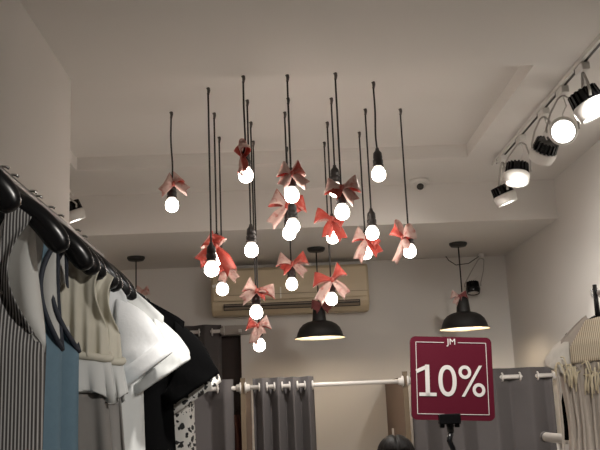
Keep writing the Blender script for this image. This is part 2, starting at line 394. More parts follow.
# ------------------------------------------------------------------ black dome pendants
def dome_lamp(cpx, cpy, rim_py, label, s=1.0):
    P = atz(cpx, cpy, ZS)
    lo, hi = 1.2, 2.79
    for _ in range(40):
        mid = (lo+hi)/2; q = Vector((P.x, P.y, mid)) - EYE
        if 225 - FPX*q.dot(_UU)/q.dot(_F) < rim_py: hi = mid
        else: lo = mid
    z = (lo+hi)/2
    t = thing('dome_pendant_lamp', (P.x, P.y, z), label, 'pendant lamp', 'black dome pendants under the soffit')
    top = ZS - z
    MB().lathe([(0, top), (.062, top), (.062, top-.012), (.052, top-.026), (.012, top-.030), (0, top-.030)], 32).build('canopy', M['blackm'], t)
    MB().tube([(0, 0, top-.025), (0, 0, .22)], .0048, 8).build('cord', M['cord'], t)
    MB().lathe([(0, .235), (.012, .235), (.014, .222), (.032, .215), (.040, .205), (.047, .125), (.050, .112), (0, .112)], 28).build('lamp_cap', M['blackm'], t)
    o = MB().lathe([(.174, .0), (.172, .003), (.158, .012), (.152, .036), (.138, .068), (.115, .092), (.085, .108), (.052, .116), (.030, .118)], 48).build('lamp_shade', [M['blackm'], M['enamel']], t, solid=.003, inner=True)
    MB().lathe([(.014, .115), (.014, .095), (.026, .075), (.030, .055), (.024, .035), (.010, .027), (0, .026)], 18).build('bulb', M['warm'], t)
    return t
L1 = dome_lamp(316, 248, 338, 'black dome lamp hanging below the air conditioner, with a maroon bow')
L2 = dome_lamp(458, 243, 329, 'black dome lamp hanging directly above the burgundy sign')
L3 = dome_lamp(136, 257, 345, 'black dome lamp hidden behind the garments, only its canopy and cord showing')
bow(321, 304, L1.location.y-.045, 'dull maroon bow tied around the cap of the dome lamp under the air conditioner', .95, 0, 0, (5, 5), (40, 35), (.07, .08), (.07, .07), (0, 0, 0, 0), ('maroon', 'maroon'))
bow(459, 296, L2.location.y-.03, 'dull pink bow on the dome lamp above the burgundy sign', .85, 0, 0, (15, 12), (50, 30), (.08, .03), (.07, .07), (1, 1, 1, 1), ('maroon', 'pink'))
bow(143, 291, L3.location.y-.04, 'pale bow on the dome lamp hidden behind the garments', .9, 0, 0, (15, 12), (50, 50), (.06, .05), (.06, .05), (1, 1, 1, 1), ('pink', 'pink'))

# ------------------------------------------------------------------ air conditioner
p0, p1 = at(210, 268, YB-.22), at(368, 262, YB-.22)
q0 = at(290, 312, YB-.22)
ax0, ax1, az1, az0 = p0.x, p1.x, (p0.z+p1.z)/2, q0.z
H = az1-az0; W = ax1-ax0; cx = (ax0+ax1)/2
ac = thing('air_conditioner', (cx, YB, az0), 'cream split air conditioner unit high on the back wall behind the bulbs', 'air conditioner')
def extr(prof, x0, x1, mb, mi=0):
    n = len(prof); v = [(x0, y, z) for y, z in prof] + [(x1, y, z) for y, z in prof]
    f = [(i, (i+1) % n, n+(i+1) % n, n+i) for i in range(n)] + [tuple(range(n))[::-1], tuple(range(n, 2*n))]
    mb.add(v, f, mi, False); return mb
extr([(-.002, 0), (-.12, 0), (-.17, .035), (-.185, .07), (-.19, H*.9), (-.16, H), (-.002, H)], -W/2, W/2, MB()).build('casing', M['ac'], ac, bevel=.012)
extr([(-.19, .095), (-.205, .10), (-.212, H*.55), (-.205, H*.93), (-.19, H*.95)], -W/2+.015, W/2-.015, MB()).build('front_panel', M['ac'], ac, bevel=.006)
MB().box((.01, -.168, .055), (W*.86, .06, .045)).build('air_outlet', M['acdark'], ac)
lv = MB(); lv.box((.01, -.197, .045), (W*.85, .012, .016), 0, Matrix.Rotation(R(25), 3, 'X')); lv.box((.01, -.199, .067), (W*.85, .010, .008)); lv.build('louvre', M['acsl'], ac)
MB().box((-W*.47, -.213, H*.62), (.045, .003, .02), 0, Matrix.Rotation(R(-18), 3, 'Y')).build('sticker', M['sticker'], ac)
MB().box((-W*.06, -.2125, H*.42), (.010, .003, .085)).build('label_strip', M['sticker'], ac)
MB().box((.01, -.215, H*.40), (W*.96, .004, .003)).build('panel_seam', M['acsl'], ac)

# ------------------------------------------------------------------ ceiling camera
P = atz(419, 180, ZC)
t = thing('dome_camera', (P.x, P.y, ZC), 'small white security camera dome on the ceiling beside the tray edge', 'security camera')
MB().lathe([(0, 0), (.058, 0), (.060, -.010), (.052, -.022), (.046, -.024), (0, -.024)], 32).build('mounting_ring', M['white'], t)
MB().lathe([(.040, -.023), (.038, -.040), (.030, -.054), (.016, -.062), (0, -.064)], 28).build('camera_ball', M['white'], t)
MB().lathe([(0, 0), (.020, 0), (.022, .010), (.018, .018), (0, .020)], 20, 0, (0, -.022, -.044), (0, -.80, -.6)).build('camera_lens', M['lens_cam'], t)

# ------------------------------------------------------------------ track lamps
def track(x, y0, y1, label):
    t = thing('lighting_track', (x, (y0+y1)/2, ZC), label, 'lighting track')
    L = y1-y0
    MB().box((0, 0, -.010), (.036, L, .020)).build('track_body', M['white'], t, bevel=.002)
    MB().box((0, 0, -.0215), (.010, L-.03, .003)).build('track_slot', M['black'], t)
    MB().box((0, L/2+.01, -.011), (.038, .024, .022)).build('track_end_cap', M['white'], t, bevel=.003)
    return t
track(1.255, 0.2, 4.76, 'white lighting track on the ceiling over the dress rail, lamps hanging from it')
track(-1.25, 3.6, 5.12, 'white lighting track in the recess behind the wall end')
def track_lamp(ax, ay, head, aim, lit, label, s=1.0, watts=0, deg=50, black_housing=False, zc=ZC-.022):
    """adapter under the track at (ax, ay); head = centre of the lamp body; aim = direction of the beam"""
    t = thing('track_spotlight', (ax, ay, zc), label, 'spotlight', 'spotlights on the tracks')
    h = Vector(head) - Vector((ax, ay, zc)); a = Vector(aim).normalized()
    MB().box((0, 0, -.016), (.034, .085, .032)).build('track_adapter', M['white'], t, bevel=.004)
    MB().box((0, .03, -.004), (.030, .05, .010)).build('adapter_catch', M['black'], t)
    side = a.cross(Vector((0, 0, 1)))
    if side.length < .2: side = Vector((1, 0, 0))
    side.normalize()
    if abs(side.x) < .5 : side = Vector((side.x, side.y, 0)).normalized()
    rr = .062*s
    arm = MB()
    for sg in (-1, 1):
        e = h + side*sg*(rr+.006) - a*.012
        arm.tube([(0, 0, -.03), Vector((0, 0, -.045)) + side*sg*.022, e*.45 + side*sg*(rr*.35) + Vector((0, 0, -.02)), e + Vector((0, 0, .02)), e], .006, 8, rb=.004)
    arm.build('lamp_arm', M['clear'], t)
    cab = [(0, 0, -.03), (.012, .004, h.z*.35-.01), (-.010, -.006, h.z*.6), h*.92 - a*.04]
    MB().tube(cab, .0028, 6).build('lamp_cable', M['white'], t)
    # finned heat sink
    n = 18; prof = []
    for k in range(n):
        for da, r_ in ((-.30, .058), (.18, .058), (.22, .044), (.68, .044)):
            g = 2*PI*(k+da)/n; prof.append((r_*s*math.cos(g), r_*s*math.sin(g)))
    q = a.to_track_quat('Z', 'Y'); hs = MB(); N = len(prof)
    for z0, z1, k in ((-.052, -.004, 1.0),):
        v = [q @ Vector((x*k*(.93 if z == z0 else 1), y*k*(.93 if z == z0 else 1), z*s)) + h for z in (z0, z1) for x, y in prof]
        hs.add(v, [(i, (i+1) % N, N+(i+1) % N, N+i) for i in range(N)] + [tuple(range(N))[::-1], tuple(range(N, 2*N))], 0, False)
    hs.build('heat_sink', M['black'], t)
    MB().lathe([(.0, -.004*s), (.056*s, -.004*s), (.062*s, .002*s), (.062*s, .020*s), (.058*s, .034*s), (.055*s, .050*s), (.049*s, .050*s), (.047*s, .042*s), (0, .042*s)], 36, 0, h, a).build('lamp_housing', M['black'] if black_housing else M['white'], t)
    MB().lathe([(.048*s, .0445*s), (.030*s, .047*s), (0, .048*s)], 32, 0, h, a).build('lamp_lens', M['lens'] if lit else M['lensoff'], t)
    if watts:
        l = spot('spot_beam', (0, 0, 0), a, watts, deg); l.parent = t; l.location = h + a*.062*s
        l.rotation_euler = a.to_track_quat('-Z', 'Y').to_euler()
    return t
TX = 1.255
def head(px, py, Y): return at(px, py, Y)
track_lamp(TX, 3.30, head(589, 104, 3.31), (.42, -.08, -1), True, 'largest spotlight on the track, cut by the photo edge, lens glowing below', 1.15, 26, 70)
track_lamp(TX, 3.56, head(563, 131, 3.56), (-1.05, -3.3, -1.25), True, 'spotlight with its glowing round lens turned straight towards the viewer', 1.0, 18, 50)
track_lamp(TX, 3.84, head(544, 151, 3.86), (-.30, .95, -.95), True, 'spotlight turned away, no lit lens showing, third along the track', 1.0, 34, 110)
track_lamp(TX, 4.24, head(517, 174, 4.24), (-.16, -.10, -1), True, 'fourth spotlight along the track, hanging upright with a lit edge', 1.05, 16, 60)
track_lamp(TX-.01, 4.60, head(504, 195, 4.56), (.38, .04, -1), True, 'last spotlight at the far end of the track, tilted towards the wall', 1.0, 16, 60)
track_lamp(-1.25, 4.80, at(72, 212, 4.82), (.34, .24, -1), True, 'spotlight half hidden behind the wall end above the clothes hangers', 1.1, 14, 60)
P = atz(476, 258, ZS)
bl = track_lamp(P.x-.005, min(P.y, YB-.12), at(473, 288, YB-.14), (-.05, -.25, -1), False, 'black unlit spotlight under the soffit behind the dome lamp over the sign', .85, 0, 50, True, zc=ZS)
e = at(446, 259, YB-.16) - bl.location; mm = at(456, 265, YB-.14) - bl.location
MB().tube([e + Vector((0, 0, .02)), e + Vector((.02, 0, -.012)), mm, mm*.5 + Vector((0, 0, -.03)), (0, 0, -.01)], .0035, 6).build('supply_wire', M['cord'], bl)

# ------------------------------------------------------------------ fitting rooms at the back
YFR = 5.55
rodL = at(243, 388, YFR); rodR = at(405, 381, YFR); ZR = (rodL.z+rodR.z)/2
xa, xb = rodL.x, rodR.x
def rod(x0, x1, z, y, label, wall_ends=(0, 0)):
    t = thing('curtain_rod', ((x0+x1)/2, y, z), label, 'curtain rod', 'white curtain rods')
    L = x1-x0
    MB().tube([(-L/2, 0, 0), (L/2, 0, 0)], .0135, 16).build('rod_tube', M['rod'], t)
    for sg in (-1, 1):
        MB().lathe([(0, 0), (.036, 0), (.036, .008), (.024, .012), (.022, .030), (.0145, .032)], 24, 0, (sg*(L/2), 0, 0), (-sg, 0, 0)).build('rod_flange', M['rod'], t)
    return t
TH = .022
rod(xa+TH/2, xb-TH/2, ZR, YFR, 'white curtain rod across the open fitting room, bare at one end')
rod(XL, xa-TH/2, ZR, YFR, 'white curtain rod behind the dark and floral tops')
rod(xb+TH/2, XR, ZR, YFR, 'white curtain rod behind the burgundy sign')
for x, lab, tz in ((xa, 'narrow wooden fitting room partition beside the dark doorway', ZR+.06), (xb, 'brown fitting room partition behind the black-haired person', ZR+.06)):
    t = thing('partition_panel', (x, (YFR+YB)/2, 0), lab, 'partition', None)
    MB().box((0, .01, (tz-.06)/2+.03), (TH, YB-YFR-.02, tz-.06)).build('panel_board', M['wood'], t)
    MB().box((0, -(YB-YFR)/2-.002, tz/2), (TH+.008, .03, tz)).build('edge_post', M['woodedge'], t)
P = at(392, 434, 6.2)
tag(MB().box((xb-TH/2-.006, P.y, P.z), (.012, .03, .075)).build('coat_hook_plate', M['rod'], bevel=.003), 'small pale plate on the brown partition just above the black hair', 'hook plate')
def curtain(x0, x1, ztop, y, nf, amp, label, n_gro=True, zbot=.05, ph=0.0, seed=1):
    t = thing('curtain', ((x0+x1)/2, y, zbot), label, 'curtain', 'grey grommet curtains')
    L = x1-x0; nx = nf*14; rows = []; H = ztop-zbot; rg = random.Random(seed)
    jit = [rg.uniform(-.25, .25) for _ in range(nf*2+3)]
    for i in range(15):
        z = H*(1-i/14); row = []
        for k in range(nx+1):
            s = k/nx; a = 2*PI*nf*s+ph
            yy = amp*math.sin(a + jit[int(s*nf*2)]*.3*(i/14)) + .012*(i/14)*math.sin(5.1*a*.37+seed)
            xx = -L/2+L*s + .25*L/nf*.35*math.sin(2*a)*min(1, .3+i/14)
            row.append((xx, yy, z))
        rows.append(row)
    MB().grid(rows).build('curtain_cloth', M['curtain'], t, solid=.003, offset=0)
    for j in range(2*nf+1):
        s = (j*PI-ph)/(2*PI*nf)
        if not 0.0 < s < 1.0: continue
        xx = -L/2+L*s
        pts = [(xx+.002, .024*math.cos(g), H-.055+.024*math.sin(g)) for g in [2*PI*q/20 for q in range(21)]]
        MB().tube(pts, .006, 8).build('grommet', M['rod'], t)
    return t
curtain(xa+.06, at(314, 400, YFR).x, ZR+.055, YFR, 4, .045, 'grey curtain bunched to one side of the open fitting room', ph=PI*.15, seed=3)
curtain(-1.30, at(233.5, 400, YFR).x, ZR+.055, YFR, 5, .042, 'grey curtain behind the dark and floral tops beside the doorway', ph=0, seed=5)
curtain(xb+.04, XR-.03, ZR+.055, YFR, 4, .034, 'wide grey curtain behind the burgundy sign', ph=PI*.9, seed=8)
YD = YB-.09
rp = at(200, 332, YD)
cx1 = at(222, 340, YD).x
t = rod(-1.3, cx1+.02, rp.z, YD, 'curtain rod over the dark doorway')
MB().box((.55, .045, 0), (.02, .09, .02)).build('wall_bracket', M['rod'], t); MB().box((-.3, .045, 0), (.02, .09, .02)).build('wall_bracket', M['rod'], t)
curtain(-1.22, cx1, rp.z+.05, YD, 4, .038, 'tall grey curtain half drawn over the dark doorway', ph=PI*.75, seed=11)

# ------------------------------------------------------------------ clothes hangers and garments
def hanger(P, rz, label, drop=.16, half=.20, hook=.124, neck=.004, thick=.0165, ex=3.2, mat_='black', group='black hangers on the rail'):
    """P: point where the hook rests on the rail"""
    t = thing('clothes_hanger', P, label, 'hanger', group, rz)
    hk = [(.0, 0, -hook), (.0, 0, -.03)]
    for k in range(9):
        a = -PI*.5 + PI*1.25*k/8
        hk.append((.017*math.cos(a)*-1+0, 0, -.012+.019*math.sin(a)))
    MB().tube(hk, .0030, 8).build('hook', M['chrome'], t)
    z0 = -hook-neck; pts = []; ra = []; rb = []
    n = 16
    for k in range(-n, n+1):
        s = abs(k)/n
        x = half*k/n
        z = z0 + neck - (drop-hook)*(.06*s+.94*s**ex)
        pts.append((x, .012*s*s, z)); ra.append(thick*(.60+.55*s if s < .93 else .80)); rb.append(.017+.009*s if s < .95 else .015)
    MB().tube(pts, ra, 12, rb=rb).build('hanger_body', M[mat_], t, sub=1)
    MB().lathe([(0, -hook-.012), (.012, -hook-.01), (.012, -hook+.012), (0, -hook+.016)], 14).build('hook_collar', M['chrome'], t)
    return t
def lerp(pts, z):
    """pts: [(z, value)] with z descending"""
    if z >= pts[0][0]: return pts[0][1]
    for (a, va), (b, vb) in zip(pts, pts[1:]):
        if z >= b:
            s = (a-z)/(a-b); s = s*s*(3-2*s); return va+(vb-va)*s
    return pts[-1][1]
def cloth(mb, N, S, D, ah, body, L, nf=.10, nb=.03, T=.055, pl=0, pf=40, sleeve=False, mi=0, seed=0, z0=0.0, zt=None, m=14, nz=46, inset=.18, skew=0.0, wk=1.0, ib=None, tmin=.014):
    """two cloth panels hung from a shoulder line. z=0 is the neck point; u runs along the hanger"""
    zs = [-L*(k/nz)**1.15 for k in range(nz+1)]
    if zt is not None: zs = [zt - (L+zt)*k/nz for k in range(nz+1)]
    def out(z, inset):
        d = -z
        if d < D: return N+(S-N)*(d/D)**.9
        if d < ah and not sleeve:
            s = (d-D)/(ah-D); base = S+(lerp(body, -ah)-S)*s**2
            return base - inset*S*math.sin(PI*min(1, s))**.9*(1-.35*s)
        if d < ah: return S+(lerp(body, -ah)-S)*((d-D)/(ah-D))
        return lerp(body, z)
    for side, nd in ((-1, nf), (1, nb)):
        for half in (-1, 1):
            rows = []
            for z in zs:
                d = -z; o = out(z, inset if side < 0 or ib is None else ib)
                i = N*math.sqrt(max(0, 1-(d/nd)**2)) if d < nd else 0.0
                i = min(i, o*.97)
                row = []
                Tz = tmin + (T-tmin)*min(1, d/(ah*.75))
                eo = 0.0
                if D*.7 < d < ah and not sleeve: eo = .92*math.sin(PI*((d-D*.7)/(ah-D*.7)))**.6
                if d < ah and sleeve: eo = .5
                for j in range(m+1):
                    u = i+(o-i)*j/m; q = u/o if o > 1e-6 else 0
                    yy = side*Tz*max(eo*q**3, math.sqrt(max(0, 1-q**2.6)))
                    fade = min(1, max(0, (d-.06)/.25))
                    yy += side*pl*math.sin(pf*u*half+seed+2.0*z)*fade*(1-q**14) + side*pl*.5*math.sin(pf*.43*u*half+seed*2)*fade*(1-q**14)
                    row.append(((u if half > 0 else -u*wk) + skew*d*d, yy, z+z0))
                rows.append(row if half*side > 0 else row[::-1])
            mb.grid(rows, mi)
    return out
def sleeves(mb, S, D, ah, length, ang, r1, T=.05, flare=1.0, puff=0.0, mi=0, z0=0.0, sides=(-1, 1), wr=.004, seed=0):
    for half in sides:
        rows = []; n = 14; kk = 28
        ax = Vector((math.cos(ang), 0, -math.sin(ang))); pe = Vector((math.sin(ang), 0, math.cos(ang)))
        r0 = (ah-D)/2
        c0 = Vector((S-.030, 0, -D-r0*.92)); c1 = Vector((S, 0, -D)) + ax*length - pe*r1
        for i in range(n+1):
            s = i/n; c = c0.lerp(c1, s); rr = r0+(r1*flare-r0)*s + puff*math.sin(PI*s); tt = T*.75+(T*1.05-T*.75)*s+puff*.8*math.sin(PI*s)
            dirp = Vector((0, 0, 1)).lerp(pe, min(1, s*1.5)).normalized()
            row = []
            for k in range(kk):
                g = 2*PI*k/kk
                wv = wr*math.sin(7*g+9*s+seed)*s
                p = c + dirp*(rr+wv)*math.sin(g) + Vector((0, 1, 0))*(tt+wv)*math.cos(g)
                row.append((p.x*half, p.y, p.z+z0))
            rows.append(row)
        mb.grid(rows, mi, True)
XRAIL, ZRAIL = -.60, 2.238
rail = thing('clothes_rail', (XRAIL, 1.95, ZRAIL), 'dark wall-mounted clothes rail carrying the black hangers', 'clothes rail')
MB().tube([(0, -1.2, -.006), (0, .95, -.006)], .0105, 14).build('rail_tube', M['rail'], rail)
for y in (-.75, .90):
    MB().tube([(0, y, -.012), (XW-XRAIL, y, -.012)], .009, 12).build('rail_bracket', M['rail'], rail)
    MB().lathe([(0, 0), (.03, 0), (.03, .008), (0, .01)], 20, 0, (XW-XRAIL, y, -.012), (1, 0, 0)).build('wall_plate', M['rail'], rail)
def hung(name, Y, th, label, cat, group=None, dz=.098, x=XRAIL, z=ZRAIL):
    return thing(name, (x, Y, z-dz), label, cat, group, R(th))
HG = 'black hangers on the rail'
for Y, th, drop, lab in [
    (1.27, 10, .228, 'black hanger cut by the photo edge above the pale striped top'),
    (1.58, 10, .236, 'black hanger carrying the charcoal pinstripe top'),
    (1.79, 10, .236, 'black hanger carrying the slate blue dress next to the pinstripe top'),
    (1.86, 10, .236, 'black hanger carrying the slate blue dress beside the cream chiffon'),
    (1.93, 10, .236, 'black hanger carrying the chiffon dress beside the slate blue dress'),
    (2.08, 10, .236, 'black hanger carrying the chiffon dress by the white blouse'),
    (2.13, 10, .236, 'black hanger carrying the light blue garment'),
    (2.25, 10, .236, 'black hanger carrying the bright white blouse'),
    (2.35, 10, .236, 'black hanger carrying the soft white tee'),
    (2.55, 8, .222, 'black hanger hidden inside the black tee'),
    (2.64, 8, .222, 'black hanger hidden inside the floral blouse'),
]: hanger((XRAIL, Y, ZRAIL+.006), R(th), lab, drop, ex=3.4 if Y < 2.5 else 1.3)

SL = .0022
TH = 10
def tee(g, name, mt, S, D, ah, body, L, slen, ang, r1, T=.06, pl=.006, wk=.80, puff=0.0, wr=.004, seed=0, N=.06, **kw):
    mb = MB(); cloth(mb, N, S, D, ah, body, L, T=T, pl=pl, sleeve=True, wk=wk, seed=seed, **kw)
    mb.build(name, [mt, mt], g, solid=SL, inner=True, merge=.0005)
    mb = MB(); sleeves(mb, S, D, ah, slen, ang, r1, T=T, puff=puff, sides=(1,), wr=wr, seed=seed); mb.build('sleeve', mt, g, solid=SL)
    mb = MB(); sleeves(mb, .185, D, ah, slen, R(86), r1*.8, T=T*.9, puff=0, sides=(-1,), wr=wr*.5); 
    o = mb.build('sleeve', mt, g, solid=SL); o.location.x = .185*(1-wk)*.6
# pale striped top cut by the photo edge
g = hung('striped_top', 1.27, TH, 'white top with thin grey stripes, cut by the photo edge', 'top', dz=0.122)
mb = MB(); cloth(mb, .09, .135, .05, .265, [(-.2, .175), (-.5, .18), (-.8, .20)], .75, T=.06, pl=.004, inset=.35, nf=.2)
mb.build('top_cloth', [M['pinlight'], M['lining']], g, solid=SL, inner=True, merge=.0005)
# charcoal pinstripe
g = hung('pinstripe_top', 1.58, TH, 'charcoal pinstripe sleeveless top with pale lining in its armhole', 'top', dz=0.122)
mb = MB(); cloth(mb, .095, .145, .045, .29, [(-.2, .172), (-.5, .168), (-.95, .21)], .95, T=.10, pl=.004, inset=.36, ib=.02, nf=.34, nb=.10)
mb.build('top_cloth', [M['pin'], M['lining']], g, solid=SL, inner=True, merge=.0005)
# two slate blue dresses
for Y, lab, sd in ((1.79, 'slate blue sleeveless dress next to the pinstripe top', 1), (1.86, 'slate blue sleeveless dress beside the cream chiffon', 2)):
    g = hung('sleeveless_dress', Y, TH, lab, 'dress', 'slate blue dresses on the rail', dz=0.122)
    T_, in_, S_, AH = .050, .30, .138, .275
    bw = .148 if sd == 1 else .166
    BD = [(-.2, bw), (-.45, bw), (-1.0, bw+.06)]
    mb = MB(); cloth(mb, .110, S_, .045, AH, BD, 1.0, T=T_, pl=.007, pf=28, inset=in_, ib=.05, seed=sd, nf=.30)
    mb.build('dress_cloth', [M['blue'], M['lining']], g, solid=SL, inner=True, merge=.0005)
    for half in (-1, 1):
        bd = MB()
        for side in (-1, 1):
            pts = []
            for k in range(21):
                s = k/20; z = -.045-(AH-.045)*s
                base = S_+(lerp(BD, -AH)-S_)*s**2 - (in_ if side < 0 else .05)*S_*math.sin(PI*s)**.9*(1-.35*s)
                eo = .92*math.sin(PI*min(1, max(0, ((-z-.0315)/(AH-.0315)))))**.6
                Tz = .014+(T_-.014)*min(1, -z/(AH*.75))
                pts.append((half*base, side*Tz*eo, z))
            bd.tube(pts, .0055, 6)
        bd.build('armhole_binding', M['navy'], g)
# cream chiffon dresses with grey skirts
WZ = -.285
for Y, lab, sd in ((1.93, 'cream chiffon dress with grey skirt beside the slate blue dress', 3), (2.08, 'cream chiffon dress with grey skirt beside the white blouse', 5)):
    g = hung('chiffon_dress', Y, TH, lab, 'dress', 'cream chiffon dresses on the rail', dz=0.122, x=XRAIL+.012)
    mb = MB(); cloth(mb, .075, .185, .085, .22, [(-.2, .200), (WZ, .205)], -WZ, T=.060, pl=.011, pf=230, inset=.10, seed=sd, m=70, nf=.10)
    mb.build('bodice', [M['cream'], M['cream']], g, solid=SL, inner=True, merge=.0005)
    mb = MB()
    mb.tube([(.207*math.cos(q), .064*math.sin(q), WZ+.004*math.sin(5*q)) for q in [2*PI*k/40 for k in range(41)]], .009, 8)
    mb.build('gathered_waist', M['cream'], g)
    rows = []
    for i in range(12):
        z = WZ-.085*i/11; rows.append([((.204+.012*i/11)*math.cos(q)+.005*math.sin(23*q)*i/11, (.062+.010*i/11)*math.sin(q)+.009*math.sin(19*q+sd)*i/11, z - (.016*math.sin(6*q+sd) if i == 11 else 0)) for q in [2*PI*k/120 for k in range(120)]])
    MB().grid(rows, 0, True).build('peplum', M['whiteb'], g, solid=SL)
    rows = []
    for i in range(20):
        z = WZ-.03-.62*i/19; rows.append([((.196+.05*i/19)*math.cos(q), (.056+.035*i/19)*math.sin(q)+.012*math.sin(13*q+sd)*min(1, .3+i/10), z) for q in [2*PI*k/120 for k in range(120)]])
    MB().grid(rows, 0, True).build('skirt', M['gskirt'], g, solid=SL)
# light blue garment
g = hung('light_blue_top', 2.13, TH, 'light blue garment showing as a strip below the cream chiffon', 'top', dz=0.132)
mb = MB(); cloth(mb, .06, .14, .08, .30, [(-.2, .19), (-.33, .205), (-.9, .22)], .9, T=.04, pl=.006, inset=.3)
mb.build('top_cloth', [M['lblue'], M['lblue']], g, solid=SL, inner=True, merge=.0005)
# white blouse with turned cuffs
g = hung('white_blouse', 2.25, TH, 'bright white blouse with wide short sleeves and turned cuffs', 'blouse', dz=0.137)
WS, WD, WA, WLN, WR = .20, .098, .30, .178, .092
tee(g, 'blouse_body', M['whitec'], WS, WD, WA, [(-.2, .205), (-.38, .185), (-.8, .24)], .8, WLN, R(54), WR, T=.065, pl=.012, puff=.008, wr=.007, N=.13, nf=.12, nb=.09)
ang = R(54); ax = Vector((math.cos(ang), 0, -math.sin(ang))); pe = Vector((math.sin(ang), 0, math.cos(ang)))
c1 = Vector((WS, 0, -WD)) + ax*WLN - pe*WR
rows = []
for s_ in (0, .25, .5, .75, 1):
    c_ = c1 - ax*.040*(1-s_) + ax*.006
    rows.append([tuple(c_ + pe*(.099)*math.sin(q) + Vector((0, .072, 0))*math.cos(q)) for q in [2*PI*k/36 for k in range(36)]])
MB().grid(rows, 0, True).build('cuff', M['whitec'], g, solid=.004, offset=1)
# soft white tee
g = hung('white_tee', 2.37, TH, 'soft white tee between the white blouse and the black tee', 'tee', dz=0.137)
tee(g, 'tee_body', M['whiteb'], .280, .138, .31, [(-.2, .22), (-.7, .23)], .7, .135, R(58), .095, T=.055, wk=.72, seed=3, N=.12, nf=.12, nb=.09)
# black tee
g = hung('black_tee', 2.55, 8, 'plain black tee between the white and the floral tops', 'tee', dz=0.127)
tee(g, 'tee_body', M['blackc'], .315, .142, .33, [(-.2, .275), (-.7, .29)], .75, .185, R(58), .105, T=.06, wk=.55, seed=6)
# floral blouse
g = hung('floral_blouse', 2.64, 8, 'black and white floral blouse behind the black tee', 'blouse', dz=0.127)
tee(g, 'blouse_body', M['floral'], .300, .140, .33, [(-.2, .31), (-.36, .33), (-.9, .35)], .8, .212, R(58), .125, T=.065, pl=.010, wk=.50, seed=8)

# ------------------------------------------------------------------ burgundy sign on its stand
P = at(451.8, 378.2, 2.6)
SW = .244
sg_ = thing('discount_sign', (P.x, P.y, 0), 'burgundy square sign reading 10% with white border on a black stand', 'sign')
import bmesh
fr = bpy.data.objects.new('sign_board', None)
fr = None
tiltM = Euler((R(-5), R(3.3), R(1)), 'XYZ').to_matrix()
def rounded(w_, h_, r_, n=6):
    o = []
    for cx_, cy_, a0 in ((w_/2-r_, h_/2-r_, 0), (-w_/2+r_, h_/2-r_, 90), (-w_/2+r_, -h_/2+r_, 180), (w_/2-r_, -h_/2+r_, 270)):
        for k in range(n+1):
            a = R(a0+90*k/n); o.append((cx_+r_*math.cos(a), cy_+r_*math.sin(a)))
    return o
pr = rounded(SW, SW, .016); n = len(pr)
bmm = MB(); bmm.add([(x, .004, y) for x, y in pr]+[(x, -.004, y) for x, y in pr], [(i, (i+1) % n, n+(i+1) % n, n+i) for i in range(n)]+[tuple(range(n)), tuple(range(n, 2*n))[::-1]], 0, False)
bd = bmm.build('sign_board', M['sign'], sg_, loc=(0, 0, P.z), rot=tiltM.to_euler(), merge=1e-6)
b = .0875*SW/.2; e = SW*.43
lm = MB(); lw = .0017
for c_, d_ in (((-e, -.0046, 0), (lw, .001, 2*e)), ((e, -.0046, 0), (lw, .001, 2*e)), ((0, -.0046, -e), (2*e, .001, lw)), ((-e*.60, -.0046, e), (e*.80, .001, lw)), ((e*.60, -.0046, e), (e*.80, .001, lw))): lm.box(c_, d_)
lm.build('sign_border', M['ink'], bd)
def text(s, size, loc, parent, name, sx=1.0, off=0.0, w_=None, h_=None):
    cu = bpy.data.curves.new('txt', 'FONT'); cu.body = s; cu.size = size; cu.align_x = 'CENTER'; cu.align_y = 'CENTER'; cu.extrude = .0006; cu.offset = off
    o = bpy.data.objects.new('txt', cu); C.objects.link(o)
    dg = bpy.context.evaluated_depsgraph_get(); dg.update()
    me = bpy.data.meshes.new_from_object(o.evaluated_get(dg)); bpy.data.objects.remove(o); bpy.data.curves.remove(cu)
    xs = [v.co.x for v in me.vertices]; ys = [v.co.y for v in me.vertices]
    k = (w_/(max(xs)-min(xs))) if w_ else 1
    cx_, cy_ = (max(xs)+min(xs))/2, (max(ys)+min(ys))/2
    ky = (h_/(max(ys)-min(ys))) if h_ else k
    for v in me.vertices: v.co = ((v.co.x-cx_)*k, (v.co.y-cy_)*ky, v.co.z)
    me.materials.append(M['ink'])
    q = bpy.data.objects.new(name, me); C.objects.link(q); q.parent = parent; q.location = loc; q.rotation_euler = (R(90), 0, 0)
    return q
DH = SW*.375
text('0%', .150, (SW*.115, -.0046, -.008), bd, 'sign_number', w_=SW*.565, h_=DH)
one = MB(); x1 = -SW*.30
one.box((x1, -.0049, -.008), (.0125, .0012, DH)); one.box((x1, -.0049, -.008-DH/2+.005), (SW*.21, .0012, .010))
one.box((x1-.017, -.0049, -.008+DH/2-.013), (.034, .0012, .0105), 0, Matrix.Rotation(R(-24), 3, 'Y'))
one.build('sign_number', M['ink'], bd)
text('JM', .021, (0, -.0046, e), bd, 'sign_letters', w_=.026)
